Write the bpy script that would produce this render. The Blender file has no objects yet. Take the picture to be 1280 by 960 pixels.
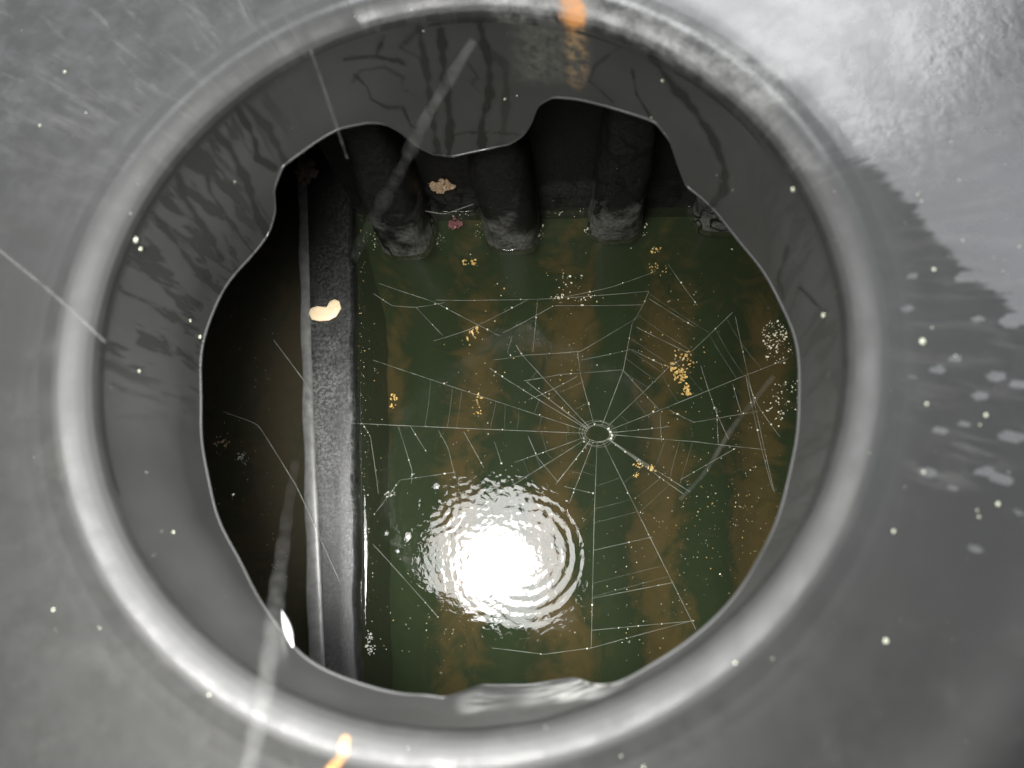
import bpy, math, random
import numpy as np
from mathutils import Matrix, Vector

random.seed(7); RNG = np.random.default_rng(7)
sc = bpy.context.scene
COL = sc.collection

# ------------------------------------------------------------------ camera
FPX = 924.0                       # focal length in pixels of the 1280 x 960 photograph
NAD = (710.0, 720.0)              # where the plumb line through the lens meets the picture
HC = 1.0                          # lens height over the water
_d = np.array([NAD[0]-640, -(NAD[1]-480), -FPX]); _d /= np.linalg.norm(_d)
_Z = -_d
_Y = np.array([0, 1., 0]); _Y = _Y-_Z*(_Y@_Z); _Y /= np.linalg.norm(_Y)
_X = np.cross(_Y, _Z)
W2C = np.stack([_X, _Y, _Z])      # rows: world axes in camera coordinates
C2W = W2C                         # world = W2C @ cam vector
CAM = np.array([0, 0, HC])
cd = bpy.data.cameras.new('camera'); cam = bpy.data.objects.new('camera', cd); COL.objects.link(cam)
cd.sensor_width = 36; cd.lens = 36*FPX/1280; cd.clip_start = .02; cd.clip_end = 50
cam.matrix_world = Matrix([[*C2W[i], CAM[i]] for i in range(3)]+[[0, 0, 0, 1]])
cd.dof.use_dof = True; cd.dof.focus_distance = .97; cd.dof.aperture_fstop = 3.4
sc.camera = cam

def ray(px, py):
    v = C2W@np.array([px-640, -(py-480), -FPX]); return v/np.linalg.norm(v)
def at(px, py, z=0.0):
    r = ray(px, py); t = (z-HC)/r[2]; return CAM+r*t
def project(P):
    q = (np.asarray(P)-CAM)@W2C      # W2C rows are world axes in cam coords -> cam = sum w_i*row_i
    return np.stack([640-q[..., 0]/q[..., 2]*FPX, 480+q[..., 1]/q[..., 2]*FPX], -1)

# ------------------------------------------------------------------ light
w = bpy.data.worlds.new('World'); sc.world = w; w.use_nodes = True
bg = w.node_tree.nodes['Background']; bg.inputs[0].default_value = (.92, .96, 1, 1); bg.inputs[1].default_value = .22
def area(name, loc, target, size, power, color, shape='DISK', sy=None, spread=180):
    l = bpy.data.lights.new(name, 'AREA'); l.shape = shape; l.size = size
    if sy: l.size_y = sy
    l.energy = power; l.color = color; l.spread = math.radians(spread)
    o = bpy.data.objects.new(name, l); COL.objects.link(o); o.location = loc
    o.rotation_euler = (Vector(target)-Vector(loc)).to_track_quat('-Z', 'Y').to_euler()
    return o
area('round_work_light', (-.19, .028, 1.04), (-.19, -.12, 0), .41, 4.9, (1, .99, .97), spread=108)
area('phone_torch', (-.195, .022, 1.035), (-.195, -.12, 0), .22, 5.6, (1, .99, .97), spread=108)
area('far_sky_light', (-.45, 2.2, 2.35), (.0, .3, .5), 5.2, 222, (.96, .98, 1), 'RECTANGLE', 1.7)  # added unseen soft panel for the sky mirrored in the wet deck
area('side_daylight', (2.5, .75, 2.3), (.3, .2, .5), 2.6, 55, (.92, .96, 1), 'RECTANGLE', 2.4)
vs = sc.view_settings; vs.view_transform = 'Standard'; vs.look = 'None'; vs.exposure = 0; vs.gamma = 1
vs.use_curve_mapping = False

# ------------------------------------------------------------------ helpers
def mesh_obj(name, verts, faces, mat, parent=None, smooth=True, attrs=None, label=None, cat=None, group=None, kind=None):
    me = bpy.data.meshes.new(name)
    me.from_pydata([tuple(map(float, v)) for v in verts], [], [tuple(map(int, f)) for f in faces]); me.update()
    if smooth: me.polygons.foreach_set('use_smooth', [True]*len(me.polygons))
    for k, v in (attrs or {}).items():
        a = me.attributes.new(k, 'FLOAT', 'POINT'); a.data.foreach_set('value', np.asarray(v, dtype=np.float32).ravel())
    me.materials.append(mat)
    o = bpy.data.objects.new(name, me); COL.objects.link(o)
    if parent is not None: o.parent = parent
    return tag(o, label, cat, group, kind)
def tag(o, label=None, cat=None, group=None, kind=None):
    for k, v in (('label', label), ('category', cat), ('group', group), ('kind', kind)):
        if v: o[k] = v
    return o
def empty(name, loc, label, cat, group=None):
    o = bpy.data.objects.new(name, None); COL.objects.link(o); o.location = loc; o.empty_display_size = .05
    return tag(o, label, cat, group)
def grid_faces(nu, nv, closed=False):
    i = np.arange(nu if closed else nu-1)[:, None]; j = np.arange(nv-1)[None, :]
    i2 = (i+1) % nu
    return np.stack([i*nv+j, i2*nv+j, i2*nv+j+1, i*nv+j+1], -1).reshape(-1, 4)
def tube(pts, rad, n=6):
    """closed tube along pts (list of 3-vectors) with radius list"""
    pts = np.asarray(pts, float); m = len(pts)
    rad = np.broadcast_to(rad, (m,))
    T = np.gradient(pts, axis=0); T /= np.linalg.norm(T, axis=1)[:, None]+1e-12
    U = np.cross(T, [0.13, .21, .97]); U /= np.linalg.norm(U, axis=1)[:, None]+1e-12
    V = np.cross(T, U)
    a = np.arange(n)*2*math.pi/n
    v = pts[:, None]+rad[:, None, None]*(np.cos(a)[None, :, None]*U[:, None]+np.sin(a)[None, :, None]*V[:, None])
    f = [(i*n+k, i*n+(k+1) % n, (i+1)*n+(k+1) % n, (i+1)*n+k) for i in range(m-1) for k in range(n)]
    f += [tuple(range(n))[::-1], tuple((m-1)*n+k for k in range(n))]
    return v.reshape(-1, 3), f
def merge(parts):
    V, F, o = [], [], 0
    for v, f in parts:
        V.extend(list(v)); F.extend([tuple(i+o for i in q) for q in f]); o += len(v)
    return V, F
def seg_dist(P, poly):
    """distance of pixels P (n,2) to a polyline"""
    poly = np.asarray(poly, float); d = np.full(len(P), 1e9)
    for a, b in zip(poly[:-1], poly[1:]):
        ab = b-a; t = np.clip(((P-a)@ab)/(ab@ab+1e-9), 0, 1)
        d = np.minimum(d, np.hypot(*(P-a-t[:, None]*ab).T))
    return d
def smooth01(x, a, b):
    t = np.clip((x-a)/(b-a), 0, 1); return t*t*(3-2*t)

# ------------------------------------------------------------------ materials
class NT:
    def __init__(s, name):
        s.m = bpy.data.materials.new(name); s.m.use_nodes = True; s.t = s.m.node_tree
        s.b = s.t.nodes['Principled BSDF']; s.out = s.t.nodes['Material Output']
    def n(s, typ, **kw):
        x = s.t.nodes.new(typ)
        for k, v in kw.items():
            if k.startswith('i_'): x.inputs[int(k[2:])].default_value = v
            else: setattr(x, k, v)
        return x
    def l(s, a, b): s.t.links.new(a, b)
    def attr(s, name): return s.n('ShaderNodeAttribute', attribute_name=name).outputs['Fac']
    def vec(s, a='Object'): return s.n('ShaderNodeTexCoord').outputs[a]
    def noise(s, vec, scale, detail=4, rough=.55, dist=0):
        x = s.n('ShaderNodeTexNoise'); x.inputs['Scale'].default_value = scale; x.inputs['Detail'].default_value = detail
        x.inputs['Roughness'].default_value = rough; x.inputs['Distortion'].default_value = dist
        if vec is not None: s.l(vec, x.inputs['Vector'])
        return x.outputs['Fac']
    def math(s, op, a, b=None, c=None, clamp=False):
        x = s.n('ShaderNodeMath', operation=op, use_clamp=clamp)
        for i, v in enumerate((a, b, c)):
            if v is None: continue
            if isinstance(v, (int, float)): x.inputs[i].default_value = v
            else: s.l(v, x.inputs[i])
        return x.outputs[0]
    def ramp(s, v, lo, hi, a=0., b=1.):
        x = s.n('ShaderNodeMapRange', interpolation_type='SMOOTHSTEP'); s.l(v, x.inputs[0])
        for i, q in ((1, lo), (2, hi), (3, a), (4, b)): x.inputs[i].default_value = q
        return x.outputs[0]
    def mix(s, f, a, b):
        x = s.n('ShaderNodeMix', data_type='RGBA')
        if isinstance(f, float): x.inputs[0].default_value = f
        else: s.l(f, x.inputs[0])
        for i, v in ((6, a), (7, b)):
            if isinstance(v, tuple): x.inputs[i].default_value = (*v, 1)
            else: s.l(v, x.inputs[i])
        return x.outputs[2]
    def mixf(s, f, a, b):
        x = s.n('ShaderNodeMix', data_type='FLOAT'); s.l(f, x.inputs[0])
        for i, v in ((2, a), (3, b)):
            if isinstance(v, (int, float)): x.inputs[i].default_value = v
            else: s.l(v, x.inputs[i])
        return x.outputs[0]
    def bump(s, h, strength, dist, normal=None):
        x = s.n('ShaderNodeBump'); x.inputs['Strength'].default_value = strength; x.inputs['Distance'].default_value = dist
        s.l(h, x.inputs['Height'])
        if normal is not None: s.l(normal, x.inputs['Normal'])
        return x.outputs[0]
    def set(s, **kw):
        for k, v in kw.items():
            i = s.b.inputs[k.replace('_', ' ')]
            if isinstance(v, (int, float)): i.default_value = v
            elif isinstance(v, tuple): i.default_value = (*v, 1) if len(v) == 3 else v
            else: s.l(v, i)
        return s.m
def simple(name, col, rough=.5, var=.35, scale=300, **kw):
    t = NT(name); n = t.noise(t.vec(), scale)
    c = t.mix(n, tuple(x*(1-var) for x in col), tuple(min(1, x*(1+var)) for x in col))
    return t.set(Base_Color=c, Roughness=rough, **kw)

# streak coordinate: unit circle direction * K plus radius/height, stored per vertex as sx, sy, sz
def streakvec(t, k, s):
    c = t.n('ShaderNodeCombineXYZ')
    for i, (nm, q) in enumerate((('sx', k), ('sy', k), ('sz', s))):
        t.l(t.math('MULTIPLY', t.attr(nm), q), c.inputs[i])
    return c.outputs[0]

def deck_material():
    t = NT('deck_plastic'); rk = t.attr('rimk'); v = t.vec()
    cloud = t.noise(v, 7, 3); fine = t.noise(v, 420, 3)
    st1 = t.noise(streakvec(t, 30, 15), 1.0, 6, .66, .35)      # smears that run out from the rim
    st2 = t.noise(streakvec(t, 60, 30), 1.0, 4, .6, .3)
    ragged = t.math('ADD', t.math('MULTIPLY', st1, .75), t.math('MULTIPLY', st2, .35))
    film = t.math('ADD', t.attr('film'), t.math('SUBTRACT', ragged, .55))
    film = t.math('MULTIPLY', t.ramp(film, .44, .58), t.ramp(t.attr('film'), .40, .56, .17, 1.))
    gr = t.noise(v, 33, 6, .7)
    base = t.mix(cloud, (.011, .011, .0102), (.018, .018, .0168))
    base = t.mix(t.math('MULTIPLY', t.ramp(gr, .52, .72), .35), base, (.032, .032, .029))
    base = t.mix(t.math('MULTIPLY', t.math('MULTIPLY', t.ramp(st1, .5, .62), t.ramp(t.attr('film'), .15, .45)), .4), base, (.045, .045, .041))
    base = t.mix(t.math('MULTIPLY', t.attr('scale'), t.ramp(t.noise(v, 60, 5, .7), .35, .62)), base, (.30, .30, .28))
    rn = t.noise(v, 55, 6, .7, .8)
    rust = t.math('MULTIPLY', t.ramp(t.math('ADD', t.attr('rust'), t.math('MULTIPLY', t.math('SUBTRACT', rn, .55), 1.3)), .12, .75), t.ramp(t.attr('rust'), .0, .3))
    base = t.mix(rust, base, (.50, .22, .065))
    rough = t.mixf(film, t.ramp(t.noise(v, 40, 5, .7), .3, .7, .50, .64), t.math('ADD', t.ramp(t.noise(v, 24, 4, .6), .3, .7, .20, .34), t.math('MULTIPLY', rk, .17)))
    rough = t.mixf(rust, rough, .6)
    h = t.math('ADD', t.math('MULTIPLY', fine, .12), t.math('MULTIPLY', t.math('MULTIPLY', film, t.noise(v, 85, 5, .65, .3)), 1.1))
    h = t.math('ADD', h, t.math('MULTIPLY', film, .5))
    return t.set(Base_Color=base, Roughness=rough, Specular_IOR_Level=t.mixf(film, t.mixf(rk, .40, .60), t.mixf(rk, 1.0, .8)), Normal=t.bump(h, .26, .0016))

def neck_material():
    t = NT('neck_plastic'); v = t.vec()
    st = t.noise(streakvec(t, 20, 16), 1.0, 4, .55, .4); st2 = t.noise(streakvec(t, 55, 30), 1., 3, .5, .5)
    streak = t.math('MULTIPLY', t.ramp(t.math('ADD', t.math('MULTIPLY', st, .7), t.math('MULTIPLY', st2, .3)), .49, .56), t.attr('streaky'))
    wet = t.math('MAXIMUM', t.attr('wet'), t.math('MULTIPLY', streak, .75))
    haze = t.noise(v, 14, 4)
    dry = t.mix(haze, (.033, .033, .0318), (.050, .050, .048))
    base = t.mix(wet, dry, (.020, .020, .019))
    sp = t.math('MULTIPLY', t.attr('scale'), t.ramp(t.noise(v, 110, 6, .75), .32, .68))
    base = t.mix(sp, base, (.15, .15, .125))
    base = t.mix(t.math('MULTIPLY', t.attr('white'), t.ramp(t.noise(streakvec(t, 9, 90), 1., 4, .6, .8), .40, .60)), base, (.55, .55, .52))
    base = t.mix(t.math('MULTIPLY', t.attr('rust'), t.ramp(t.noise(v, 90, 5, .7), .40, .66)), base, (.42, .27, .13))
    h = t.math('ADD', t.math('MULTIPLY', t.noise(v, 300, 3), .12), t.math('MULTIPLY', wet, .5))
    return t.set(Base_Color=base, Roughness=t.mixf(wet, t.ramp(haze, .3, .7, .36, .5), .2), Specular_IOR_Level=.5, Normal=t.bump(h, .3, .001))

def wall_material(name='tank_wall_plastic', amt=.30, hi=.070):
    t = NT(name); v = t.vec()
    g = t.noise(v, 160, 5, .7); c = t.noise(v, 22, 4)
    z = t.n('ShaderNodeSeparateXYZ'); t.l(v, z.inputs[0])
    low_grey = t.ramp(t.math('ADD', z.outputs[2], t.math('MULTIPLY', t.math('SUBTRACT', c, .5), .34)), .36, .25)   # greyer grain low down, with a ragged upper limit
    k = t.math('MULTIPLY', t.ramp(g, .22, .70), t.math('ADD', t.math('MULTIPLY', low_grey, amt), .06))
    base = t.mix(k, (.0034, .0034, .003), (hi, hi, hi*.89))
    crack = t.n('ShaderNodeTexVoronoi', feature='DISTANCE_TO_EDGE'); crack.inputs['Scale'].default_value = 9
    wv = t.n('ShaderNodeMix', data_type='VECTOR'); wv.inputs[0].default_value = .12; t.l(v, wv.inputs[4]); nz = t.n('ShaderNodeTexNoise', i_2=14.); t.l(v, nz.inputs[0]); t.l(nz.outputs[1], wv.inputs[5])
    t.l(wv.outputs[1], crack.inputs['Vector'])
    base = t.mix(t.ramp(crack.outputs['Distance'], .006, .022), (.005, .005, .005), base)
    return t.set(Base_Color=base, Roughness=.5, Specular_IOR_Level=.16, Normal=t.bump(g, .5, .002))

def divider_material():
    t = NT('divider_plastic'); v = t.vec()
    g = t.noise(v, 210, 6, .75); c = t.noise(v, 16, 4, .6)
    mp = t.n('ShaderNodeMapping'); mp.inputs['Scale'].default_value = (210, 60, 60); t.l(v, mp.inputs[0])
    s = t.noise(mp.outputs[0], 1., 4, .6, .6)
    k = t.math('MULTIPLY', t.ramp(g, .42, .60), t.ramp(c, .38, .58, .30, 1))
    base = t.mix(k, (.022, .023, .022), (.105, .107, .099))
    base = t.mix(t.ramp(s, .58, .68), base, (.007, .007, .007))
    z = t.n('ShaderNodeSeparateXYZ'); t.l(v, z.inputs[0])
    far_dark = t.ramp(t.math('ADD', z.outputs[1], t.math('MULTIPLY', t.math('SUBTRACT', t.noise(v, 26, 5, .7), .5), .30)), .06, .26)  # base colour darkens towards the far end, ragged boundary
    near_dark = t.ramp(t.math('ADD', z.outputs[1], t.math('MULTIPLY', t.math('SUBTRACT', t.noise(v, 20, 5, .7), .5), .25)), -.06, -.20)  # base colour also darkens towards the near end
    base = t.mix(t.math('MULTIPLY', near_dark, .6), base, (.014, .015, .015))
    base = t.mix(t.math('MULTIPLY', far_dark, .82), base, (.006, .006, .005))
    return t.set(Base_Color=base, Roughness=t.ramp(g, .3, .7, .34, .55), Specular_IOR_Level=.4, Normal=t.bump(g, .35, .0012))

def floor_material():
    t = NT('silted_floor'); v = t.vec()
    blot = t.noise(v, 15, 5, .6, 1.2); fine = t.noise(v, 60, 5, .65)
    patch = t.noise(v, 4.5, 4, .65, .8)
    silt = t.ramp(t.math('ADD', t.math('MULTIPLY', t.attr('trough'), t.ramp(patch, .3, .62, .45, 1.1)), t.math('MULTIPLY', t.math('SUBTRACT', blot, .5), 2.6)), .15, 1.0)
    green = t.mix(fine, (.030, .050, .028), (.052, .082, .044))
    brown = t.mix(fine, (.160, .100, .046), (.255, .160, .076))
    return t.set(Base_Color=t.mix(silt, green, brown), Roughness=.9, Specular_IOR_Level=.1)

def water_material(name, tint, murk, mf):
    t = NT(name); v = t.vec()
    t.t.nodes.remove(t.b)
    nb = t.noise(v, 26, 2, .4, .8); nf = t.noise(v, 95, 2, .5, 1.2)
    nrm = t.bump(t.math('ADD', nb, t.math('MULTIPLY', nf, .34)), .42, .0010)
    gl = t.n('ShaderNodeBsdfGlossy'); gl.inputs['Roughness'].default_value = .018; t.l(nrm, gl.inputs['Normal'])
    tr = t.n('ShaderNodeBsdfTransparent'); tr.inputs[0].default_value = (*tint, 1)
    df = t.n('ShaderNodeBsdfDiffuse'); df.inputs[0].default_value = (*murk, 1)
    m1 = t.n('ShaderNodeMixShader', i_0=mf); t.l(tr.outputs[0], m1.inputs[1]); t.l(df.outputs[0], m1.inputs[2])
    fr = t.n('ShaderNodeFresnel'); fr.inputs['IOR'].default_value = 1.33; t.l(nrm, fr.inputs['Normal'])
    m2 = t.n('ShaderNodeMixShader'); t.l(fr.outputs[0], m2.inputs[0]); t.l(m1.outputs[0], m2.inputs[1]); t.l(gl.outputs[0], m2.inputs[2])
    t.l(m2.outputs[0], t.out.inputs['Surface']); return t.m

def silk_material(name, alpha, col=(.62, .62, .56)):
    t = NT(name); n = t.noise(t.vec(), 55, 3, .6)
    return t.set(Base_Color=col, Roughness=.5, Specular_IOR_Level=.2, Alpha=t.ramp(n, .3, .7, alpha*.3, alpha*1.4))

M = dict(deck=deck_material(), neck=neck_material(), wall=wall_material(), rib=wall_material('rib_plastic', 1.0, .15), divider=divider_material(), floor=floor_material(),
         edge=simple('worn_divider_edge', (.10, .10, .095), .36, .75, 90),
         ceil=simple('tank_ceiling_plastic', (.016, .016, .015), .5),
         water=water_material('green_water', (.77, .78, .63), (.024, .030, .017), .41),
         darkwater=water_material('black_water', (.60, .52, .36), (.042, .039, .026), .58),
         web=silk_material('web_silk', .155, (.42, .44, .38)), bead=simple('silk_bead', (.55, .54, .44), .4, .2),
         strand=silk_material('loose_silk', .030, (.40, .40, .38)), strandthin=silk_material('thin_loose_silk', .05, (.40, .40, .37)),
         gold=simple('gold_flakes', (.50, .33, .10), .45, .5, 500), pale=simple('pale_flakes', (.62, .58, .44), .5, .3, 500),
         tan=simple('tan_crumb', (.24, .165, .10), .7, .6, 260), brown=simple('brown_mud', (.15, .105, .075), .65, .5, 260),
         pink=simple('reddish_crumb', (.13, .05, .05), .5, .6, 300), grey=simple('grey_scum', (.34, .34, .30), .4, .4, 500),
         leaf=simple('pale_leaf', (.78, .62, .40), .45, .14, 60), drop=simple('limey_drop', (.42, .43, .33), .28, .25),
         glint=simple('white_glint', (.80, .80, .78), .08, .08))

# ------------------------------------------------------------------ the tank
AX, AY, RN = -.075, .177, .270          # neck axis and radius
ZT, ZCREST, ZD = .484, .505, .476
tank = empty('plastic_tank', (AX, AY, -.25), 'black moulded plastic tank seen through its round manhole, ribbed inside, holding green water', 'tank')
TB = np.array([AX, AY, -.25])
def tmesh(name, V, F, mat, attrs=None, parent=tank, **kw):
    return mesh_obj(name, np.asarray(V)-TB, F, mat, parent, attrs=attrs, **kw)

# --- lower edge of the neck, read off the photograph and laid on the cylinder
LOW = [(248,490),(250,440),(262,395),(285,350),(312,322),(336,298),(343,262),(341,235),(352,207),(380,187),(425,160),(460,151),(480,152),(500,163),(515,178),(540,191),(565,193),(610,186),(636,181),(655,168),(666,150),(672,130),(690,120),(720,122),(760,130),(790,140),(820,152),(838,175),(848,205),(858,232),(885,255),(910,280),(940,318),(960,345),(980,385),(995,430),(1002,480),(999,530),(988,600),(970,650),(945,705),(925,745),(900,775),(870,797),(838,818),(800,842),(770,857),(745,857),(718,848),(690,851),(640,857),(600,860),(575,870),(555,875),(520,873),(480,863),(445,852),(415,838),(380,823),(350,790),(320,745),(300,705),(275,650),(258,590),(250,540)]
def warp(th): return .046*((1-np.cos(th-.10))/2)**2
def on_cyl(px, py, R=RN):
    r = ray(px, py); o = CAM[:2]-np.array([AX, AY]); a = r[:2]@r[:2]; b = 2*o@r[:2]; c = o@o-R*R
    t = (-b+math.sqrt(max(0, b*b-4*a*c)))/(2*a); P = CAM+r*t
    return math.atan2(P[1]-AY, P[0]-AX), P[2], P
ed = sorted((on_cyl(*p)[0], on_cyl(*p)[1]) for p in LOW)
eth = np.array([e[0] for e in ed]); ez = np.array([e[1] for e in ed])
NTH = 1100
TH = np.arange(NTH)*2*math.pi/NTH-math.pi
ZB = np.interp(TH, eth, np.clip(ez, .29, .455), period=2*math.pi)
for _ in range(5): ZB = (np.roll(ZB, 1)+2*ZB+np.roll(ZB, -1))/4
ZS = ZB.copy()
for _ in range(500): ZS = (np.roll(ZS, 1)+2*ZS+np.roll(ZS, -1))/4
_e = project(np.stack([AX+RN*np.cos(TH), AY+RN*np.sin(TH), ZB], -1))
keep = np.clip((1-smooth01(_e[:, 1], 250, 330))+smooth01(_e[:, 1], 820, 845)*smooth01(_e[:, 0], 520, 560), 0, 1)
ZB = ZS+(ZB-ZS)*keep
NV = 64
tv = np.linspace(0, 1, NV-8)
rows = []
for k in range(NV-8):
    z = ZT+(ZB-ZT)*tv[k]; rows.append((np.full(NTH, RN), z))
for k in range(8):                        # the edge turns outwards in a small radius
    a = k/7*math.pi*.95; rr = .0015             # a small moulded bead, then the cut underside
    rows.append((RN-rr*math.sin(a)*np.ones(NTH), ZB-.0005-rr*(1-np.cos(a))))
Rg = np.stack([r for r, z in rows], 1); Zg = np.stack([z for r, z in rows], 1)
# the wall is not perfectly round: shallow moulding waves that follow the scalloped edge
depth = smooth01(-Zg, -.47, -.36)
Rg = Rg+depth*(.0012*np.sin(TH*9+.6)+.0006*np.sin(TH*21))[:, None]
Rg = Rg*(1+warp(TH)[:, None]*smooth01(Zg, .385, ZT))
P = np.stack([AX+Rg*np.cos(TH)[:, None], AY+Rg*np.sin(TH)[:, None], Zg], -1).reshape(-1, 3)
px = project(P)
DRIPS = [([(524,37),(534,94),(541,151),(548,196)],4.2),([(551,37),(556,101),(563,151),(561,196)],4.8),([(598,24),(612,81),(612,121),(602,155),(603,186)],4.6),
 ([(608,60),(632,81),(633,111),(632,144),(625,182)],4.3),([(444,94),(460,111),(464,124),(484,134),(504,134),(514,158),(524,160)],1.6),
 ([(430,75),(462,70),(500,76)],2.2),([(440,104),(450,89),(481,84),(504,97),(502,111),(518,118)],1.4),([(568,168),(602,165),(648,168)],1.2),([(585,80),(598,97),(588,104),(601,117)],1.6),
 ([(736,101),(750,112),(766,128)],1.8),([(775,58),(742,84),(738,100)],1.6),([(790,87),(796,118),(813,146)],1.4),([(815,71),(837,101),(864,135),(890,169),(905,210),(905,240),(888,258)],4.6),
 ([(306,128),(333,158),(358,204)],5),([(296,134),(319,175),(322,198),(343,210)],4),([(265,161),(289,188),(309,228),(322,269),(338,300)],4.8),
 ([(228,198),(259,215),(262,238),(286,275),(321,322)],2.4),([(222,218),(232,249),(255,286),(278,325)],4.6),([(190,265),(215,296),(240,330),(262,352)],3.5),
 ([(480,45),(470,70),(505,80)],2),([(520,40),(500,60),(530,75)],2.5),([(985,310),(972,350),(978,372)],3.0),([(1000,360),(1020,380),(1032,392)],2.)]
wet = np.zeros(len(P))
wob = 1.2*np.sin(P[:, 2]*210+3*P[:, 0]*90)
for poly, wd in DRIPS: wet = np.maximum(wet, (.8+.2*np.sin(len(poly)*7+wd*9))*(1-smooth01(seg_dist(px, poly)+wob*.5+wd*.35*np.sin(px[:, 1]*.11+wd*5)+wd*.2*np.sin(px[:, 1]*.31), wd*.55, wd*1.5)))
th = np.repeat(TH, NV); zrel = (ZT-P[:, 2])
streaky = np.clip(smooth01(-px[:, 0], -420, -260)*smooth01(-px[:, 1], -560, -420)+.35*smooth01(px[:, 0], 900, 1000), 0, 1)
wet = np.maximum(wet, .85*(1-smooth01(zrel, .002, .012))*streaky)            # darker line below the rim
scale_ = smooth01(px[:, 0], 625, 665)*(1-smooth01(px[:, 0], 715, 748))*(1-smooth01(px[:, 1], 88, 112))*.55
rust_ = .75*(1-smooth01(seg_dist(px, [(716,20),(722,70),(722,98)]), 6, 19))*(1-.6*smooth01(px[:, 1], 40, 110))
edgew = np.tile(np.r_[np.zeros(NV-8), np.ones(8)], NTH); wet = np.maximum(wet, .12*edgew)
white_ = (.55+.45*np.sin(px[:, 0]*.045+1.2))*smooth01(px[:, 0], 560, 620)*(1-smooth01(seg_dist(px, [(578,880),(640,872),(720,862),(772,862)])*1.0, 7, 17))*.85  # bright reflection on the near wall painted in as pale colour
tmesh('neck', P, grid_faces(NTH, NV, True)[:, ::-1], M['neck'],
      dict(wet=wet, streaky=streaky, scale=scale_, rust=rust_, white=white_, sx=np.cos(th), sy=np.sin(th), sz=P[:, 2]))

# --- rim and deck: one lathe profile cut in two parts
RPR = np.array([(.2700,.478),(.2702,.484),(.2716,.4888),(.2748,.4930),(.2792,.4966),(.2845,.4996),(.2892,.5011),(.2940,.5007),(.2995,.4988),(.3065,.4965),(.318,.4944),(.335,.4925),(.36,.4900),(.42,.4850),(.60,.470),(1.0,.45)])
_r = np.linspace(.270, 1.0, 7301); _z = np.interp(_r, RPR[:, 0], RPR[:, 1])
for _ in range(2):
    _k = np.hanning(33); _k /= _k.sum(); _z[24:-24] = np.convolve(_z, _k, 'same')[24:-24]
def deck_z(r, th):
    z = np.interp(r, _r, _z)
    # a broad swelling further out, only on one side
    win = smooth01(np.cos(th+.70), .80, .97)
    return z+.009*win*np.exp(-((r-(.435))/.028)**2)-.05*win*smooth01(r, .45, .60)
def lathe(r_list, name, mat, rimcurve=False):
    n = 1000; T = np.arange(n)*2*math.pi/n-math.pi
    r = np.asarray(r_list); RR = np.broadcast_to(r[None], (n, len(r))); TT = np.broadcast_to(T[:, None], RR.shape)
    Z = deck_z(RR, TT)
    RR = RR*(1+warp(TT)+.0008*np.sin(3*TT+1)+.0006*np.sin(7*TT))
    P = np.stack([AX+RR*np.cos(TT), AY+RR*np.sin(TT), Z], -1).reshape(-1, 3); px = project(P)
    film = deck_film(px)
    rust = .72*(1-smooth01(seg_dist(px, [(712,-30),(716,22)]), 5, 27))
    rust = np.maximum(rust, .48*(1-smooth01(seg_dist(px, [(432,925),(428,945),(405,975)]), 4, 13)))
    pass
    sc_ = .35*(1-smooth01(seg_dist(px, [(640,8),(760,8),(960,110)]), 14, 40))
    return tmesh(name, P, grid_faces(n, len(r), True), mat,
                 dict(film=film, rust=rust, scale=sc_, rimk=1-smooth01(np.broadcast_to(r[None], TT.shape), .298, .33), sx=np.cos(TT), sy=np.sin(TT), sz=RR))
def deck_film(px):
    x, y = px[:, 0], px[:, 1]
    # wet sheet: the far right corner and the far side of the rim, broken smears on the far left
    edge = np.interp(x, [380, 500, 800, 1000, 1100, 1200, 1300, 1700], [-40, 30, 120, 185, 215, 330, 420, 560])
    f = .5+np.clip((edge-y)/120, -.5, .6)
    rimdist = np.abs(np.hypot(px[:, 0]-588, (px[:, 1]-468)*1.08)-500)
    f = f+.22*(1-smooth01(rimdist, 14, 40))*smooth01(-y, -420, -200)*smooth01(x, 150, 420)
    f = np.maximum(f, .42*smooth01(-y, -480, -100)*smooth01(-x, -520, -330)-.02)
    f = np.maximum(f, .44*(1-smooth01(seg_dist(px, [(1170,590),(1280,540),(1400,520)]), 20, 70)))
    f = np.maximum(f, .36*smooth01(x, 1060, 1150)*smooth01(-y, -640, -520))
    for sx_, sy_, st_, sz_ in SM:            # broken beads of water that ran outwards over the deck
        d0 = np.array([sx_-588, sy_-468.]); d0 /= np.hypot(*d0); dx, dy = x-sx_, y-sy_
        u = (dx*d0[0]+dy*d0[1])/(sz_*3600); v_ = (-dx*d0[1]+dy*d0[0])/(sz_*1500)
        f = np.maximum(f, (.62+.16*st_)*(1-smooth01(u*u+v_*v_, .55, 1.25)))
    return f
SM = [(1160,590,1.0,.0035),(1175,538,.9,.003),(1225,495,.85,.0035),(1232,590,.8,.0045),(1265,545,.9,.0055),(1205,530,.9,.003),(1172,462,.75,.0035),(1245,470,.6,.004),(1134,386,.6,.0028),(1140,345,.6,.0025),(1268,400,.9,.006),(1195,448,.8,.0025),(1222,398,.7,.0028),(1220,685,.7,.0035),(1252,600,.8,.005),(1275,480,.8,.004),(1190,610,.6,.002),(1275,640,.6,.003),(1140,470,.6,.002),(1210,345,.9,.005),(1262,355,.9,.006)]
lathe(np.r_[.2700+.008*np.linspace(0, 1, 16)**2, np.linspace(.2786, .330, 40)], 'rim', M['deck'], True)
lathe(np.r_[np.linspace(.330, .66, 165), np.linspace(.68, .95, 10)], 'deck', M['deck'])

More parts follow.
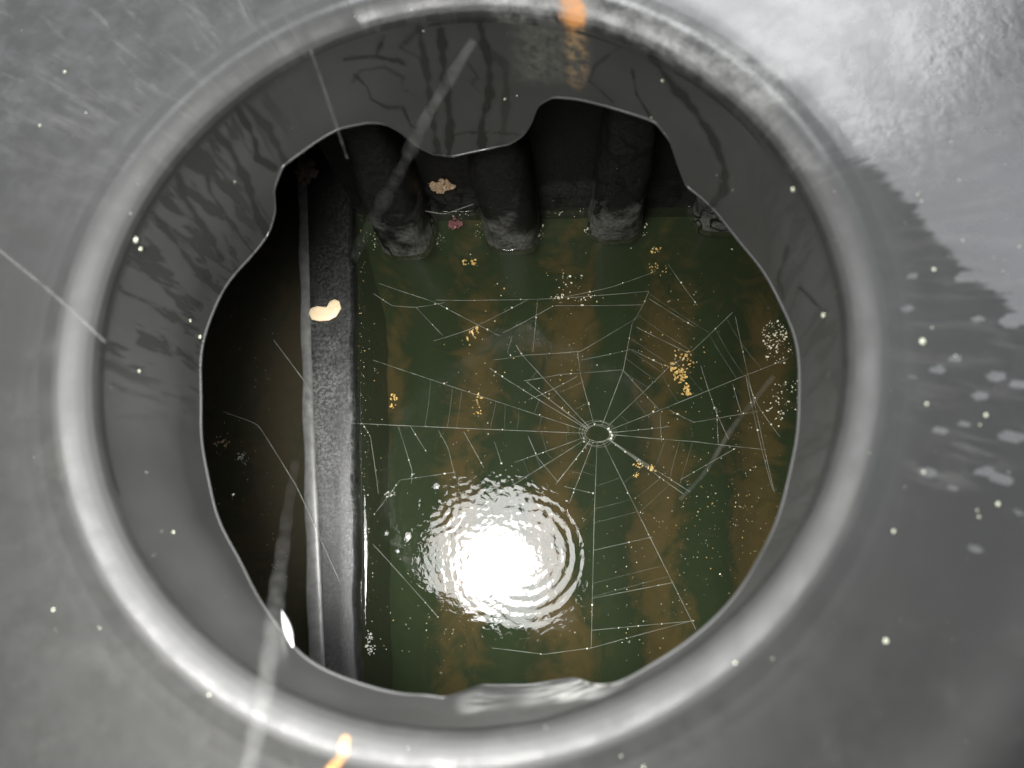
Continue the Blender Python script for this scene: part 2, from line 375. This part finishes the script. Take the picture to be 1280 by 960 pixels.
# --- ceiling under the deck
TC = TH[::5]; zb = ZB[::5]-.0065; nC = len(TC)
rC = [RN+.011, .36, .5, 1.35]
ceil = [(AX+r*math.cos(a), AY+r*math.sin(a), z if k == 0 else (.5*z+.5*.385 if k == 1 else .385)) for a, z in zip(TC, zb) for k, r in enumerate(rC)]
tmesh('ceiling', ceil, grid_faces(nC, 4, True)[:, ::-1], M['ceil'])

# --- end wall with hanging round ribs, side walls, floor
WY = .527; XL, XR, YN, ZF = -.80, .80, -.75, -.17; XSTEP = -.318
def box(x0, x1, y0, y1, z0, z1):
    v = [(x, y, z) for z in (z0, z1) for y in (y0, y1) for x in (x0, x1)]
    return v, [(0, 2, 3, 1), (4, 5, 7, 6), (0, 1, 5, 4), (2, 6, 7, 3), (0, 4, 6, 2), (1, 3, 7, 5)]
for nm, b in (('end_wall', (XSTEP, XR, WY, WY+.02, -.25, .40)), ('end_wall', (XL, XSTEP, WY+.13, WY+.15, -.25, .40)), ('return_wall', (XSTEP, XSTEP+.02, WY+.0202, WY+.1298, -.25, .40)), ('near_wall', (XL, XR, YN-.02, YN, -.25, .40)),
              ('side_wall', (XL-.02, XL, YN, WY+.13, -.25, .40)), ('side_wall', (XR, XR+.02, YN, WY, -.25, .40))):
    v, f = box(*b); tmesh(nm, v, f, M['wall'], smooth=False)
def rib(x, proud, w):
    nz, na = 46, 22; V = []
    for k in range(nz):
        z = -.016+.416*k/(nz-1)
        taper = 1-.22*smooth01(np.array(z), .0, .30)
        wob = 1+.035*math.sin(z*31+x*40)+.02*math.sin(z*83+x*17); xo = .004*math.sin(z*14+x*60)
        for j in range(na):
            a = math.pi*j/(na-1); c, s = math.cos(a), math.sin(a)
            ex = math.copysign(abs(c)**.58, c); ey = abs(s)**.52
            V.append((x+xo*ey-ex*w*taper*wob*(1+.05*math.sin(5*a+z*40+x*90)*s), WY-.001-ey*proud*(1-.25*smooth01(np.array(z), .05, .3)), z))
    return tmesh('rib', V, grid_faces(nz, na), M['rib'])
for i, (x, pr, wd) in enumerate([(-.239, .071, .040), (-.085, .064, .042), (.071, .050, .039), (.222, .040, .040), (.375, .040, .043), (.53, .04, .043), (.68, .04, .04)]):
    rib(x, pr, wd)
# silted corrugated floor
gx = np.linspace(XL, XR, 260); gy = np.linspace(YN, WY+.13, 96)
GX, GY = np.meshgrid(gx, gy, indexing='ij')
wave = np.cos((GX+.239+.012*np.sin(GY*9+1)+.006*np.sin(GY*23+GX*8))*2*math.pi/.1545)
RISE = smooth01(GY, .36, WY)
tr = np.clip(.5-.62*wave, 0, 1)*(.55+.45*smooth01(np.abs(GX+.35), .0, .1))*(1-.75*RISE)
tmesh('floor', np.stack([GX, GY, ZF+.016*wave*(1-RISE)+(-.030-ZF)*RISE**2], -1).reshape(-1, 3), grid_faces(260, 96), M['floor'], dict(trough=tr.ravel()))

# --- divider wall whose top stands just clear of the water
ZDV = .030
A0, A1 = at(372, 200, ZDV), at(387, 850, ZDV); B0, B1 = at(438, 200, ZDV), at(446, 855, ZDV)
def along(a, b, y): t = (y-a[1])/(b[1]-a[1]); return a+(b-a)*t
ys = np.linspace(WY+.128, YN+.002, 260)
V = []; EV = []
prof = [(-.001, -.30), (-.001, -.004), (.10, 0.), (.35, .0006), (.65, -.0008), (.93, 0), (.985, -.002), (1., -.010), (1., -.20)]
for y in ys:
    L, R = along(A0, A1, y), along(B0, B1, y)
    j = .0012*math.sin(y*37)+.0008*math.sin(y*91+1)
    for t, dz in prof: V.append((L[0]+(R[0]-L[0])*t+(j if .9 < t else 0), y, max(ZDV+dz, -.2)))
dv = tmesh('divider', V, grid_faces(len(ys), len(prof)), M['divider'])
for y in ys:                                # raised bright flange along the dark chamber's side
    L = along(A0, A1, y); wdt = .013+.007*smooth01(np.array(-y), -.35, .15); j = .0010*math.sin(y*53)
    for q in range(9):
        a = math.pi*q/8; EV.append((L[0]+wdt*.5-wdt*.62*math.cos(a)+(j if q < 3 else 0), y, ZDV-.006+.0085*math.sin(a)**.35))
fl = mesh_obj('flange', np.asarray(EV)-TB, grid_faces(len(ys), 9), M['edge'], dv)

# ------------------------------------------------------------------ water
def xdiv_r(y): return along(B0, B1, y)[0]
def xdiv_l(y): return along(A0, A1, y)[0]
ring_c = at(655, 692, 0)[:2]; ring_d = at(600, 800, 0)[:2]; ring_e = at(540, 632, 0)[:2]
DENTS = [(520, 598, .010), (588, 822, .011), (487, 668, .006), (514, 672, .006), (548, 612, .005), (500, 690, .004)]
def water_h(X, Y, side):
    h = np.zeros_like(X)
    for c, A, lam, dec in ((ring_c, 7.0e-5, .0135, .064), (ring_d, 5e-5, .012, .022), (ring_e, 6e-5, .0105, .026)):
        r = np.hypot(X-c[0], Y-c[1]); side_ = smooth01(X-c[0]-.25*(Y-c[1]), -.05, .03) if c is ring_c else 1.
        h += A*side_*np.cos(2*math.pi*r/lam)*np.exp(-((r-dec)/.030)**2)
    fur = np.exp(-(((X-ring_c[0]+.045)**2+(Y-ring_c[1]-.03)**2)/.105**2)**2)*(1-.75*np.exp(-((X-ring_c[0]-.005)**2+(Y-ring_c[1]+.01)**2)/.05**2))
    for k in range(18):
        a = 1.2+1.0*math.sin(k*2.7); lam = .0085+.0008*(k % 8); h += fur*1.25e-5*np.sin((X*math.cos(a)+Y*math.sin(a))*2*math.pi/lam+k*1.9+1.6*np.sin(X*70+k)+1.6*np.sin(Y*55+2*k))
    for x, y, r0 in DENTS:
        c = at(x, y, 0); r = np.hypot(X-c[0], Y-c[1]); h += -.0006*np.exp(-(r/r0)**2*1.6)
    dx = (X-xdiv_r(Y)) if side > 0 else (xdiv_l(Y)-X)
    h += .0030*np.exp(-np.clip(dx, 0, None)/.0035)          # meniscus on the divider
    for x, pr, wd in ((-.394, .066, .044), (-.239, .071, .045), (-.085, .064, .0455), (.071, .050, .043), (.222, .040, .043)):
        e = ((np.abs(X-x)/wd)**2.4+(np.clip(WY-Y, 0, None)/pr)**2.6)**(1/2.5)
        h += .0024*np.exp(-np.clip(e-1, 0, None)*wd/.0035)
    h += .0024*np.exp(-np.clip(WY-Y, 0, None)/.004)
    return h
def water_sheet(x0f, x1f, nx, ny, side, mat, label):
    yv = np.r_[np.linspace(WY-.001 if side > 0 else WY+.129, .44, 170), np.linspace(.4395, -.30, ny), np.linspace(-.31, YN+.001, 30)]; ny = len(yv)
    u = np.r_[np.linspace(0, .012, 26), np.linspace(.013, .62, nx), np.linspace(.63, 1, 24)]; nx = len(u)
    if side < 0: u = 1-u[::-1]
    Yg = np.broadcast_to(yv[None], (nx, ny)); x0 = x0f(yv)[None]; x1 = x1f(yv)[None]
    Xg = x0+(x1-x0)*u[:, None]
    Z = water_h(Xg, Yg, side)
    return mesh_obj('water', np.stack([Xg, Yg, Z], -1).reshape(-1, 3), grid_faces(nx, ny)[:, ::-1], mat, kind='structure', label=label)
def xr_arr(y): return np.array([xdiv_r(q) for q in y])
def xl_arr(y): return np.array([xdiv_l(q) for q in y])
_a = along
def along(a, b, y):
    if np.ndim(y) == 0: return _a(a, b, y)
    t = (y-a[1])/(b[1]-a[1]); return np.stack([a[0]+(b[0]-a[0])*t, y, a[2]+0*t])
def xdiv_r(y): return B0[0]+(B1[0]-B0[0])*(y-B0[1])/(B1[1]-B0[1])
def xdiv_l(y): return A0[0]+(A1[0]-A0[0])*(y-A0[1])/(A1[1]-A0[1])
water_sheet(lambda y: xdiv_r(y)-.0005, lambda y: np.full_like(y, XR-.001), 300, 330, 1, M['water'], 'still green water over the ribbed silty floor right of the divider')
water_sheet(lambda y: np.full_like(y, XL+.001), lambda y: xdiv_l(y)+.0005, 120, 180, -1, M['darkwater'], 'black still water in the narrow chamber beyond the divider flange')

# ------------------------------------------------------------------ spider web
HUBPX = (747, 542)
hub0 = at(*HUBPX, .055)
def webz(p):                                 # the web hangs nearly level, lowest at its hub
    return .055+.00012*abs(p[0]-747)*.6+.00005*(542-p[1])
def wp(p): return at(p[0], p[1], webz(p))
web = empty('spider_web', tuple(hub0), 'fine grey orb spider web with an open hub stretched over the green water', 'spider web')
def wmesh(name, V, F, mat, **kw): return mesh_obj(name, np.asarray(V)-hub0, F, mat, web, **kw)
def thread_pts(poly, sag=.0025):
    out = []
    for a, b in zip(poly[:-1], poly[1:]):
        A, B = wp(a), wp(b); n = 7
        for k in range(n):
            t = k/n; q = A+(B-A)*t; q[2] -= sag*4*t*(1-t); out.append(q)
    out.append(wp(poly[-1])); return out
RAD = [[(653,444),(645,431)],[(658,477)],[(647,483),(612,460)],[(466,450)],[(441,529)],[(726,470),(722,440)],[(779,463),(790,405),(805,379),(811,364)],[(834,461),(867,437),(916,390)],[(932,469),(985,448)],[(868,552),(958,562)],[(837,533)],[(855,618)],[(863,615)],[(870,787)],[(743,640),(739,810)],[(712,628)],[(697,602)],[(662,593),(600,632)],[(643,578)],[(695,605)],[(820,590)]]
SPI = [[(544,375),(615,375),(694,373),(760,360),(820,339)],[(694,382),(803,381)],[(629,416),(692,382)],[(617,450),(655,444),(726,439),(801,394)],[(694,373),(811,364)],[(796,409),(867,444)],[(790,437),(835,459)],[(779,463),(824,512)],[(811,373),(869,409)],[(835,330),(872,382)],
 [(473,354),(542,377),(625,420)],[(467,367),(490,382),(520,384),(554,420)],[(542,426),(586,412),(659,375)],[(932,469),(948,508),(975,546)],[(932,469),(952,560),(966,612)],[(876,457),(894,512),(911,549)],[(919,395),(944,508),(968,615)],[(916,480),(927,517)],[(896,510),(898,556)],[(866,528),(912,520),(952,513)],
 [(739,788),(868,776)],[(615,810),(680,818),(739,810),(868,775)],[(740,748),(842,728)],[(742,688),(816,671)],[(705,608),(743,617)],[(452,528),(463,546),(473,617)],[(498,533),(515,588),(514,605)],[(513,533),(533,565)],[(548,538),(560,560),(568,593),(577,613)],[(580,540),(605,585)],[(618,552),(627,580)],
 [(825,515),(827,552)],[(660,500),(690,487),(722,470)],[(655,476),(700,468),(778,462)],[(726,450),(788,437)],[(660,545),(672,572),(697,602)],[(640,420),(634,440),(640,446)],[(672,375),(666,440)],[(520,384),(556,378)],[(836,512),(868,528)],[(850,600),(920,560)],[(470,640),(500,600),(570,590)],[(466,680),(520,740),(548,772)]]
for r in RAD:
    a = math.atan2(r[0][1]-542, r[0][0]-747); s = (747+15*math.cos(a), 542+11*math.sin(a))
    v, f = tube(thread_pts([s]+r), np.full(7*len(r)+1, .00052), 5); wmesh('radial_thread', v, f, M['web'])
for s in SPI:
    v, f = tube(thread_pts(s, .0015), np.full(7*(len(s)-1)+1, .00044), 5); wmesh('cross_thread', v, f, M['web'])
WT = silk_material('spiral_silk', .075, (.40, .42, .37))
tips = sorted((math.atan2(r[-1][1]-542, r[-1][0]-747), math.hypot(r[-1][1]-542, r[-1][0]-747), r[-1]) for r in RAD)
for k in range(len(tips)):
    (a0, l0, _), (a1, l1, _) = tips[k], tips[(k+1) % len(tips)]
    da = (a1-a0) % (2*math.pi)
    if da > .52 or da < .06: continue
    q = 34+random.uniform(0, 8)
    while q < min(l0, l1, 235):
        if random.random() < (.55 if q > 70 else .3):
            pa = (747+q*math.cos(a0), 542+q*math.sin(a0)); qb = q+random.uniform(-2, 5); pb = (747+qb*math.cos(a0+da), 542+qb*math.sin(a0+da))
            v, f = tube(thread_pts([pa, pb], random.uniform(.001, .008)), np.full(8, .00038), 4); wmesh('spiral_thread', v, f, WT)
        q += random.uniform(11, 19)
parts = []
for k, (rx, ry, rr) in enumerate(((15, 10, .00055), (17.5, 12, .0004), (20, 14.5, .0004), (23, 16.5, .0003))):
    p = [wp((747+rx*(1+.05*math.sin(3*a+k))*math.cos(a), 542+ry*(1+.06*math.sin(2*a+2*k))*math.sin(a))) for a in np.linspace(0, 2*math.pi, 37)]
    parts.append(tube(p, rr, 5))
wmesh('hub', *merge(parts), M['web'])
def ico(c, r, sq=1.0, jit=.0):
    g = (1+5**.5)/2; vs_ = [(-1,g,0),(1,g,0),(-1,-g,0),(1,-g,0),(0,-1,g),(0,1,g),(0,-1,-g),(0,1,-g),(g,0,-1),(g,0,1),(-g,0,-1),(-g,0,1)]
    F = [(0,11,5),(0,5,1),(0,1,7),(0,7,10),(0,10,11),(1,5,9),(5,11,4),(11,10,2),(10,7,6),(7,1,8),(3,9,4),(3,4,2),(3,2,6),(3,6,8),(3,8,9),(4,9,5),(2,4,11),(6,2,10),(8,6,7),(9,8,1)]
    s = r/math.hypot(1, g)
    return [(c[0]+x*s*(1+random.uniform(-jit, jit)), c[1]+y*s*(1+random.uniform(-jit, jit)), c[2]+z*s*sq*(1+random.uniform(-jit, jit))) for x, y, z in vs_], F
beads = []
for poly in [[HUBPX]+r for r in RAD]+SPI:
    for _ in range(random.randint(1, 3)):
        k = random.randrange(len(poly)-1); t = random.uniform(.15, 1); a, b = poly[k], poly[k+1]
        p = (a[0]+(b[0]-a[0])*t, a[1]+(b[1]-a[1])*t); beads.append(ico(wp(p), random.choice((.0006, .0008, .001, .0014)), 1, .25))
for q in ((763, 540), (765, 544), (761, 536), (764, 548)): beads.append(ico(wp(q), .0022, 1, .4))
wmesh('silk_beads', *merge(beads), M['bead'], kind='stuff')

# ------------------------------------------------------------------ loose silk strands
def strand(pts, rads, mat, label, beadsize=None, n=10):
    P = [at(x, y, z) for x, y, z in pts]; Q = []; R = []
    for i in range(len(P)-1):
        for k in range(n): t = k/n; Q.append(P[i]+(P[i+1]-P[i])*t); R.append(rads[i]+(rads[i+1]-rads[i])*t)
    Q.append(P[-1]); R.append(rads[-1]); Q = np.array(Q)
    for k in range(3): Q[1:-1] = (Q[:-2]+2*Q[1:-1]+Q[2:])/4
    R = np.array(R)*(1+.12*np.sin(np.arange(len(R))*1.3))
    if beadsize:
        for k in range(4, len(R)-3, 11): R[k-1:k+2] *= beadsize
    base = Q[0].copy(); v, f = tube(Q, R, 8)
    o = mesh_obj('silk_strand', np.asarray(v)-base, f, mat, label=label, cat='silk strand'); o.location = base; return o
strand([(306,985,.52),(330,870,.522),(341,785,.49),(347,735,.44),(358,650,.22),(369,580,.036)], [.0060,.0062,.0062,.0062,.0066,.0060], M['strand'], 'wide blurred silk strand running from the rim to the divider flange')
strand([(592,50,.484),(534,144,.452),(500,215,.36),(467,272,.19),(442,322,.02)], [.0035,.0050,.0060,.0075,.007], M['strand'], 'beaded grey silk strand hanging from the drip streaks to a rib foot', 1.35)
strand([(388,62,.497),(400,95,.47),(418,150,.43),(434,198,.37)], [.0016,.0017,.0018,.0015], M['strandthin'], 'thin silk strand across the far neck wall above the divider')
strand([(-10,305,.490),(60,362,.508),(95,393,.512),(132,428,.497)], [.0013,.0014,.0012,.0012], M['strandthin'], 'thin silk strand lying over the pale rim from the deck')
strand([(967,470,.09),(915,535,.075),(882,590,.06),(850,625,.05)], [.0034,.0036,.0030,.0024], M['strand'], 'thick silk strand slanting through the web near the gold speckles')
strand([(342,425,.02),(372,465,.034),(392,492,.034)], [.0008,.0009,.0008], M['web'], 'short thread crossing the divider flange below the pale leaf')
strand([(280,515,.010),(322,530,.02),(345,566,.03),(372,610,.045),(425,728,.05)], [.0008,.0009,.0009,.0009,.0006], M['web'], 'kinked thread from the black water to the divider top')
strand([(522,262,.06),(555,268,.05),(592,255,.06)], [.0008,.0009,.0008], M['web'], 'fine thread sagging between two ribs under the tan crumb')

# ------------------------------------------------------------------ things lying about
def leaf_fragment():
    out = [(386,393),(388,386),(395,383),(404,384),(410,383),(413,377),(419,374),(425,377),(427,386),(421,396),(412,401),(400,402),(390,400)]
    z0 = ZDV+.0015; P0 = np.array([at(x, y, z0) for x, y in out]); c = P0.mean(0); V = []; n = len(P0)
    ring = lambda s, dz: [tuple(c+(p-c)*s+np.array([0, 0, dz])) for p in P0]
    V = ring(.96, 0)+ring(1, .0010)+ring(.94, .0022)+ring(.5, .0026)+[tuple(c+np.array([0, 0, .0024]))]
    F = [tuple(range(n))[::-1]]
    for k in range(3): F += [(k*n+i, k*n+(i+1) % n, (k+1)*n+(i+1) % n, (k+1)*n+i) for i in range(n)]
    F += [(3*n+i, 3*n+(i+1) % n, 4*n) for i in range(n)]
    o = mesh_obj('leaf_fragment', np.array(V)-c, F, M['leaf'], label='pale cream heart-shaped leaf fragment lying on the divider top', cat='leaf'); o.location = c
leaf_fragment()
def crumb(name, px0, z, r, mat, label, cat, n=26, flat=.5, spread=1.0, y=None, group=None, aspect=1.0, rot=0.):
    c = at(*px0, z) if y is None else None
    if c is None:                             # on the end wall: meet the plane y
        r_ = ray(*px0); c = CAM+r_*((y-CAM[1])/r_[1])
    parts = []
    for _ in range(n*2):
        a = random.uniform(0, 6.28); q = r*spread*random.choice((.5, .8, 1, 1.2))*math.sqrt(random.random())
        dx, dy = q*math.cos(a)*aspect, q*math.sin(a)
        dx, dy = dx*math.cos(rot)-dy*math.sin(rot), dx*math.sin(rot)+dy*math.cos(rot)
        s = r*random.choice((.06, .09, .13, .2, .3))
        d = (dx, dy, random.uniform(0, r*flat*.5)) if y is None else (dx, -random.uniform(0, r*flat*.5), dy)
        parts.append(ico(d, s, .7, .5))
    v, f = merge(parts); o = mesh_obj(name, v, f, mat, smooth=False, label=label, cat=cat, group=group); o.location = c; return o
crumb('mud_clump', (384, 214), ZDV+.004, .018, M['brown'], 'brown crumbly mud clump on the far end of the divider', 'mud clump', 50, .7, aspect=.8)
crumb('dirt_crumb', (550, 232), 0, .014, M['tan'], 'tan crumb of dirt stuck to the wall between two ribs', 'dirt crumb', 40, .5, y=WY-.002, aspect=1.2)
crumb('dirt_crumb', (568, 281), .002, .010, M['pink'], 'dark reddish crumb floating at the wall below the tan crumb', 'dirt crumb', 24, .3)

def flakes(name, spots, mat, label, cat=None, kind=None, group=None, zoff=.0012, szr=(.0006, .0016)):
    """a scatter of thin angular flakes resting on the water, one mesh"""
    c0 = at(*spots[0][:2], zoff); parts = []
    for x, y, rx, ry, n in spots:
        for _ in range(n):
            a = random.uniform(0, 6.28); q = math.sqrt(random.random())**1.4
            p = at(x+rx*q*math.cos(a), y+ry*q*math.sin(a), zoff)
            s = (1.25 if cat else 1.)*random.uniform(*szr)*random.choice((.6, .8, 1, 1.3)); m = random.randint(4, 6); b = random.uniform(0, 6)
            el = random.uniform(.45, 1)
            cs, sn = math.cos(b), math.sin(b); ring = []
            for k in range(m):
                t = 6.283*k/m; u, v = s*random.uniform(.6, 1.1)*math.cos(t), s*el*random.uniform(.6, 1.1)*math.sin(t)
                ring.append((u*cs-v*sn, u*sn+v*cs))
            tl = (random.uniform(-.3, .3), random.uniform(-.3, .3))
            V = [tuple(p-c0+np.array([u, v, u*tl[0]+v*tl[1]])) for u, v in ring]+[tuple(p-c0+np.array([u*.7, v*.7, u*tl[0]+v*tl[1]+s*.35])) for u, v in ring]
            F = [tuple(range(m))[::-1], tuple(range(m, 2*m))]+[(k, (k+1) % m, m+(k+1) % m, m+k) for k in range(m)]
            parts.append((V, F))
    v, f = merge(parts); o = mesh_obj(name, v, f, mat, smooth=False, label=label, cat=cat, kind=kind, group=group); o.location = c0; return o
CL = [('gold', [(593, 414, 7, 8, 16), (590, 420, 10, 12, 8)], 'compact golden debris flake patch floating above the web threads by the divider side', (.001, .0024)),
      ('gold', [(581, 328, 6, 4, 8), (592, 327, 4, 3, 5)], 'twin golden crumbs floating just off the rib feet', (.001, .0022)),
      ('gold', [(838, 458, 7, 5, 18), (850, 470, 8, 9, 40), (858, 488, 6, 10, 26), (855, 448, 14, 16, 30)], 'largest dense golden debris patch floating under the web', (.0009, .0022)),
      ('pale', [(700, 372, 12, 8, 18), (712, 352, 18, 14, 16), (728, 374, 12, 8, 12)], 'scattered pale specks around a web crossing over the brown silt', (.0006, .0015)),
      ('gold', [(820, 312, 8, 6, 14), (822, 335, 12, 10, 20)], 'golden specks floating near the rib at the neck scallop', (.0007, .0017)),
      ('pale', [(968, 418, 16, 18, 90), (972, 440, 20, 16, 40)], 'dense pale gold speckle patch floating close under the neck edge', (.0006, .0016)),
      ('pale', [(972, 505, 14, 28, 40), (990, 490, 10, 30, 26)], 'loose pale speckle band floating below the dense speckle patch', (.0006, .0014)),
      ('gold', [(798, 580, 7, 5, 14), (815, 585, 8, 5, 16), (795, 594, 5, 4, 7)], 'small golden debris streaks floating just below the web hub', (.0008, .0018)),
      ('gold', [(492, 497, 5, 6, 12), (490, 505, 6, 6, 6)], 'yellow crumb floating beside the divider under the left web threads', (.001, .002)),
      ('gold', [(597, 505, 7, 16, 26)], 'short golden trail floating beneath the long left web thread', (.0007, .0016)),
      ('grey', [(462, 795, 5, 8, 26), (463, 810, 6, 10, 30)], 'greyish white scum cluster on the water against the divider foot', (.0007, .0016)),
      ('grey', [(302, 572, 9, 8, 26)], 'pale scum cluster on the black water beyond the divider', (.0006, .0014)),
      ('tan', [(275, 552, 12, 8, 22)], 'brown soggy debris patch in the black water under the neck edge', (.0009, .002)),
      ('grey', [(487, 618, 7, 6, 18)], 'white scum crumbs on the green water beside the white reflection', (.0008, .0016))]
for mt, spots, lab, szr in CL: flakes('debris_patch', spots, M[mt], lab, 'debris', group='debris patches afloat', szr=szr)
sp = [(460, 560, 18, 240, 60), (452, 430, 5, 190, 70), (600, 470, 60, 160, 90), (715, 450, 50, 150, 80), (860, 600, 70, 180, 150), (930, 620, 60, 150, 130), (780, 720, 90, 110, 70), (560, 780, 90, 70, 40), (840, 400, 60, 90, 60)]
flakes('floating_specks', sp, M['pale'], 'fine pale specks scattered over the green water', kind='stuff', szr=(.0003, .0010))
flakes('gold_specks', [(x, y, a, b, n//3) for x, y, a, b, n in sp], M['gold'], 'fine golden specks scattered over the green water', kind='stuff', szr=(.0004, .0013))
flakes('black_water_specks', [(300, 560, 50, 130, 55), (340, 680, 25, 90, 22), (320, 430, 40, 60, 12)], M['grey'], 'fine grey specks on the black water', kind='stuff', szr=(.0003, .0010))
flakes('wall_foot_specks', [(570, 270, 120, 6, 20), (700, 266, 100, 6, 20), (470, 300, 12, 14, 20), (550, 298, 8, 14, 20), (600, 290, 8, 14, 20), (676, 288, 6, 14, 20), (735, 285, 6, 12, 16), (805, 285, 6, 10, 16), (700, 268, 4, 2, 5), (731, 287, 3, 4, 6)], M['pale'], 'pale specks collected where the ribs meet the water', kind='stuff', szr=(.0004, .0013))

# --- drops on the deck, rim and neck
def surf(px0):
    """hit point and normal of a picture point on deck/rim or neck (analytic)"""
    r = ray(*px0); P_ = None
    for t in np.linspace(.3, 1.2, 900):
        q = CAM+r*t; rr = math.hypot(q[0]-AX, q[1]-AY); th_ = math.atan2(q[1]-AY, q[0]-AX); rr /= 1+float(warp(th_))*min(1, max(0, (q[2]-.385)/.1))
        if rr > .2735 and q[2] < float(deck_z(np.array(rr), np.array(th_))): return q, np.array([0, 0, 1.])
        if rr >= RN-.0003 and q[2] < ZT: return q, np.array([-math.cos(th_), -math.sin(th_), .0])
    return None, None
def dome(c, n, r, h=.45, el=1.):
    n = n/np.linalg.norm(n); u = np.cross(n, [.3, .8, .52]); u /= np.linalg.norm(u); v = np.cross(n, u); V = []; m = 9
    for k, (s, e) in enumerate(((1, -.12), (.92, .35), (.6, .8))):
        for j in range(m): a = 6.283*j/m; V.append(c+r*(s*math.cos(a)*u*el+s*math.sin(a)*v)+n*r*h*e)
    V.append(c+n*r*h); F = [(k*m+j, k*m+(j+1) % m, (k+1)*m+(j+1) % m, (k+1)*m+j) for k in range(2) for j in range(m)]
    F += [(2*m+j, 2*m+(j+1) % m, 3*m) for j in range(m)]; return V, F
BIG = [(170,300,.0026),(176,311,.0019),(1153,427,.0026),(1167,337,.0016),(1158,505,.0015),(1232,519,.0018),(1247,630,.0018),(1117,664,.0014),(1107,801,.0018),(919,829,.0018),(1154,590,.0014),(81,90,.0015),(1029,394,.0020),(250,421,.0021),(238,401,.0014),(991,237,.0022),(868,97,.0020),(503,22,.0020),(430,50,.0017),(828,101,.0015),(67,762,.0013),(50,157,.0014),(631,124,.0016),(293,227,.0014),(217,665,.0013),(174,464,.0014)]
small = []
nbig = 0
for x, y, r in BIG:
    p, n = surf((x, y))
    if p is None: continue
    v, f = dome(np.zeros(3), n, r, .6, random.uniform(.75, 1)); nbig += 1
    rr = math.hypot(p[0]-AX, p[1]-AY)
    own = {(170,300): 'largest white drop of a close pair tucked under the rim on the streaked neck', (176,311): 'smaller yellowish drop of the close pair under the rim', (1153,427): 'biggest pale yellow drop standing alone on the deck outside the rim',
           (868,97): 'orange tinted drop on the lower edge of the wet bright rim', (991,237): 'pale ragged drop on the smooth neck wall below the wet rim', (1029,394): 'bright oval drop on the neck wall beside the gold speckle patch',
           (250,421): 'round white drop on the neck wall beside the black water', (919,829): 'single white drop on the outer foot of the rim beside the deck', (631,124): 'drop on a dark drip streak above the neck scallop tab',
           (503,22): 'yellowish drop on the wet rim above the dark drip streaks', (1107,801): 'lone greenish yellow drop on the dry deck by the outer swelling'}.get((x, y))
    wh = 'deck' if rr > .315 else ('rim' if rr > .272 else 'neck')
    lab = own or {'deck': 'small pale yellowish water drop on the grey deck', 'rim': 'tiny bright drop sitting on the rounded rim', 'neck': 'tiny bright drop clinging to the neck wall'}[wh]
    o = mesh_obj('water_drop', v, f, M['drop'], label=lab, cat='drop', group='drops on the '+wh); o.location = p
for _ in range(260):
    x, y = random.uniform(0, 1280), random.uniform(0, 960)
    if random.random() < .35: x = random.uniform(1040, 1280); y = random.uniform(150, 780)
    p, n = surf((x, y))
    if p is None: continue
    small.append(dome(p, n, random.choice((.0003, .0003, .0004, .0005, .0008)), .6))
v, f = merge(small); mesh_obj('fine_droplets', v, f, M['drop'], label='fine droplets and grit over the deck, rim and neck', kind='stuff')
# bright glint at the neck edge, shaped as a pale glossy sliver
def sliver():
    pts = [(352,762),(358,775),(364,790),(366,808)]; P_ = [on_cyl(x, y, RN-.002)[2] for x, y in pts]
    v, f = tube(np.array([P_[0]+(P_[-1]-P_[0])*t+(P_[1]-P_[0])*0 for t in np.linspace(0, 1, 9)]), [.0004,.0012,.0022,.003,.0034,.0034,.0028,.0016,.0005], 8)
    c = P_[1]; o = mesh_obj('glint_sliver', np.asarray(v)-c, f, M['glint'], label='white sliver standing in for a bright glint at the neck edge beside the divider flange', cat='drop'); o.location = c
sliver()

# ------------------------------------------------------------------ render settings
sc.render.engine = 'CYCLES'
sc.cycles.transparent_max_bounces = 14; sc.cycles.max_bounces = 6
sc.render.resolution_x = 1024; sc.render.resolution_y = 768
